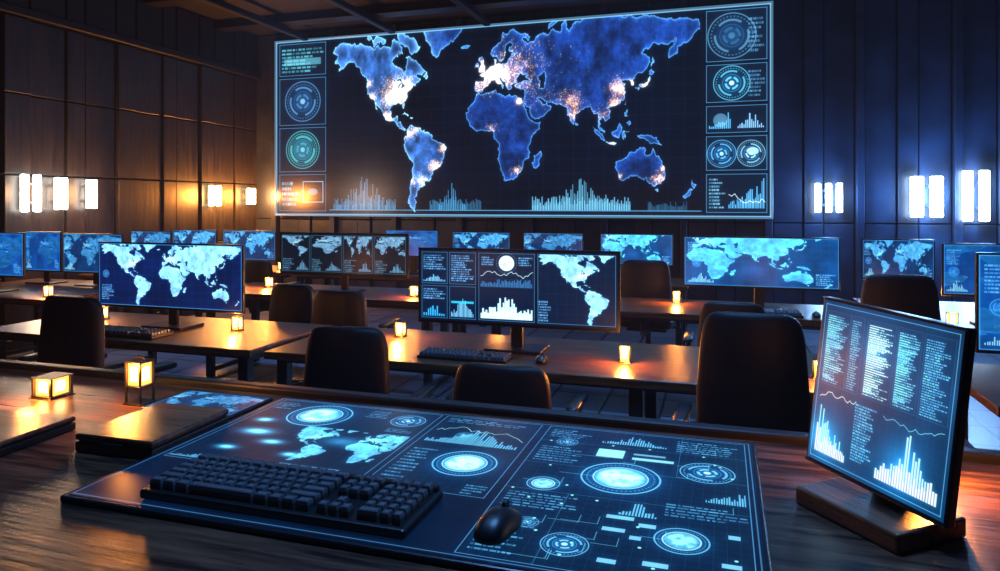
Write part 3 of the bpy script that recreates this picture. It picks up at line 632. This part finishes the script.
# keyboards
def keyboard(detail=True):
    b = MB(); w, d = .555, .178
    b.box((0, 0, .009), (w, d, .018), M_kbase, .005, 2)
    b.box((0, d / 2 - .010, .022), (w - .01, .016, .01), M_kbase, .003)
    def row(x0, x1, n, y, kd=.0218, widths=None):
        ws = widths or [1] * n; t = sum(ws); x = x0
        for q in ws:
            kw = (x1 - x0) * q / t
            vs = []; hx = kw / 2 - .0026; hy = kd / 2 - .0010; cx = x + kw / 2; ins = .0034
            for (sx, sy, sz) in ((hx, hy, .018), (hx, hy, .028), (hx - ins * .5, hy - ins * .5, .0345), (hx - ins, hy - ins, .0360), (hx - ins - .0015, hy - ins - .0015, .0348)):
                vs += [(cx - sx, y - sy, sz), (cx + sx, y - sy, sz), (cx + sx, y + sy, sz), (cx - sx, y + sy, sz)]
            fs = [[16, 17, 18, 19]]
            for l in (0, 4, 8, 12):
                for k in range(4): fs.append([l + k, l + (k + 1) % 4, l + 4 + (k + 1) % 4, l + 4 + k])
            b.add(vs, fs, M_key); x += kw
    X0 = -w / 2 + .010; XA = X0 + .355; XB0 = XA + .012; XB1 = XB0 + .068; XC0 = XB1 + .012; XC1 = w / 2 - .010
    ys = [.062, .033, .0085, -.016, -.0405, -.065]
    row(X0, XA, 13, ys[0]); row(X0, XA, 14, ys[1], widths=[1] * 13 + [2]); row(X0, XA, 14, ys[2], widths=[1.5] + [1] * 12 + [1.5])
    row(X0, XA, 13, ys[3], widths=[1.8] + [1] * 11 + [2.2]); row(X0, XA, 12, ys[4], widths=[2.3] + [1] * 10 + [2.7]); row(X0, XA, 8, ys[5], widths=[1.3, 1.2, 1.3, 6, 1.3, 1.2, 1.2, 1.3])
    for yy in ys[:3]: row(XB0, XB1, 3, yy)
    row(XB0 + .0227, XB1 - .0227, 1, ys[4]); row(XB0, XB1, 3, ys[5])
    for yy in ys[1:5]: row(XC0, XC1, 4, yy)
    row(XC0, XC1, 3, ys[5], widths=[2, 1, 1]); row(XC0, XC1, 4, ys[0])
    return b
kb = keyboard()
PZ = .92 + .014
KB = kb.obj('computer_keyboard', (-.785, 1.155, PZ + .0005))
for (x, y, z, s) in ((-1.2, 3.22, .74, .82), (-3.28, 3.2, .74, .95), (.25, 5.08, .74, .95), (-3.1, 5.08, .74, .9)):
    inst(KB, 'computer_keyboard', (x, y, z), 0, s)
# mice
def mouse(loc, rz, s=1.):
    b = MB()
    def shp(p):
        t = p.y / .06
        z = p.z * (1.0 - .28 * t * t - .12 * t) if p.z > 0 else p.z * .25
        return Vector((p.x * (1 - .12 * (1 - abs(t)) + .04 * t), p.y, z + .0090))
    b.sell((0, 0, 0), (.068, .118, .066), M_black, .85, .75, shp, nu=40, nv=24)
    b.cyl((-.004, .032, .037), (.004, .032, .037), .009, .009, M_metal, 18)
    b.box((0, .045, .0345), (.0015, .016, .003), M_metal)
    o = b.obj('computer_mouse', loc, rz); o.scale = (s, s, s); return o
mouse((-.365, 1.14, PZ + .0005), -.12); mouse((-.82, 3.24, .741), 0, .85); mouse((.60, 5.08, .741), 0, .85)

# =====================================================================
#  control desk in the foreground
# =====================================================================
b = MB(); x0, x1, y0, y1 = -3.3, 2.0, .58, 1.82; Z = .92
b.box(((x0 + x1) / 2, (y0 + y1) / 2, Z - .03), (x1 - x0, y1 - y0, .06), M_front, .008, 2)
b.box(((x0 + x1) / 2, y1 + .020, Z - .025), (x1 - x0, .045, .09), M_edge, .008, 2)
for k in range(5):
    xx = x0 + .2 + (x1 - x0 - .4) * k / 4; b.box((xx, 1.22, (Z - .06) / 2), (.06, 1.1, Z - .06), M_edge, .006)
b.box(((x0 + x1) / 2, y1 - .03, .55), (x1 - x0 - .1, .025, .62), M_edge, .004)
b.obj('control_desk')
def panel(x0, x1, y0, y1, sm, name, t=.013):
    b = MB(); b.box(((x0 + x1) / 2, (y0 + y1) / 2, Z + t / 2), (x1 - x0 + .02, y1 - y0 + .02, t), M_panelframe, .004, 2)
    b.quad([(x0, y0, Z + t + .0006), (x1, y0, Z + t + .0006), (x1, y1, Z + t + .0006), (x0, y1, Z + t + .0006)], sm); return b.obj(name)
panel(TX0, TX1, TY0, TY1, ST, 'touchscreen_table_panel'); panel(-1.54, -1.26, 1.57, 1.74, S6, 'tablet_computer', .010)

monitor(.262, 1.425, .298, .335, .970, Z, SR, rz=math.radians(-50), tilt=math.radians(5), base=(.22, .17, .035), basemat=M_front, bz=.006, roll=math.radians(3.2), boff=-.03)

# cases / notebooks at the left
def case(cx, cy, z, w, d, h, rz, name):
    b = MB(); b.box((0, 0, h * .28), (w, d, h * .56), M_edge, .004, 2); b.box((0, 0, h * .60), (w - .012, d - .012, h * .1), M_metal, .001)
    b.box((0, 0, h * .82), (w, d, h * .36), M_front, .005, 2); b.box((0, -d / 2 - .001, h * .6), (w * .25, .006, h * .18), M_metal, .002)
    return b.obj(name, (cx, cy, z), rz)
case(-1.335, 1.395, Z, .22, .27, .042, .03, 'hardback_notebook')
case(-1.70, 1.25, Z, .26, .25, .035, .05, 'document_case'); case(-2.16, 1.38, Z, .22, .2, .05, -.1, 'document_case')

# lanterns
def lantern(x, y, z, w=.045, h=.08, p=1.6, handle=False, name='desk_lantern', low=.1):
    b = MB(); t = w * .10; hh = h * (1 - low)
    b.box((0, 0, h * .02), (w * 1.15, w * 1.15, h * .04), M_metal, .002)
    b.box((0, 0, h * .97), (w * 1.06, w * 1.06, h * .05), M_metal, .002); b.box((0, 0, h * low), (w * 1.06, w * 1.06, h * .04), M_metal, .002)
    for sx in (-1, 1):
        for sy in (-1, 1): b.box((sx * (w / 2 - t / 2), sy * (w / 2 - t / 2), h / 2), (t, t, h * .94), M_metal)
    zc = h * (low + .97) / 2; gh = h * (.93 - low)
    b.box((0, 0, zc), (w * .80, w * .80, gh), M_glowO, .003, 2)
    for a in range(4):
        R = Matrix.Rotation(a * math.pi / 2, 4, 'Z'); b.box((0, -w * .403, zc), (w * .42, .002, gh * .6), M_glowH, .0008, M=R)
    if handle:
        n = 12
        pts = [Vector((math.cos(math.pi * i / n) * w * .42, 0, h * .97 + math.sin(math.pi * i / n) * h * .10)) for i in range(n + 1)]
        for p0, p1 in zip(pts[:-1], pts[1:]): b.cyl(p0, p1, .003, .003, M_metal, 8)
    o = b.obj(name, (x, y, z)); light('lantern_light', 'POINT', (x, y - w * 1.0, z + h * .9), (1., .32, .05), p, o, .02); return o
lantern(-1.61, 1.62, Z, .055, .125, 4, True, low=.42); lantern(-1.92, 1.60, Z, .075, .062, 4)
lantern(.42, 1.70, Z, .05, .09, 12)  # unseen lantern added behind the side monitor to warm the desk wood
for (x, y, p) in ((-1.74, 3.62, 11), (-2.75, 3.50, 7), (-3.86, 3.58, 8), (-.44, 3.36, 11), (.40, 3.3, 8)): lantern(x, y, .74, .05, .085, p)
for (x, y, p) in ((-.33, 5.5, 12), (1.06, 6.0, 7), (-2.38, 5.2, 10), (-3.9, 5.4, 10), (-5.2, 4.3, 6), (-4.75, 6.8, 8), (-1.6, 5.05, 8), (1.35, 4.95, 3)): lantern(x, y, .74, .055, .09, p)

# =====================================================================
#  camera / world (a very thin haze, added to give the lamps soft halos)
# =====================================================================
w = bpy.data.worlds.new('World'); scene.world = w; w.use_nodes = True
nt = w.node_tree
nt.nodes['Background'].inputs['Color'].default_value = (.01, .02, .05, 1); nt.nodes['Background'].inputs['Strength'].default_value = .2
vs = nt.nodes.new('ShaderNodeVolumeScatter'); vs.inputs['Density'].default_value = .0035; vs.inputs['Anisotropy'].default_value = 0.
nt.links.new(vs.outputs['Volume'], nt.nodes['World Output'].inputs['Volume'])
cam = bpy.data.cameras.new('camera'); co = bpy.data.objects.new('camera', cam); scene.collection.objects.link(co)
co.location = (0, 0, 1.5); co.rotation_euler = (math.pi / 2, 0, math.radians(17.6))
cam.sensor_width = 36; cam.lens = 25.2; cam.shift_y = -.0825; cam.clip_start = .05
scene.camera = co
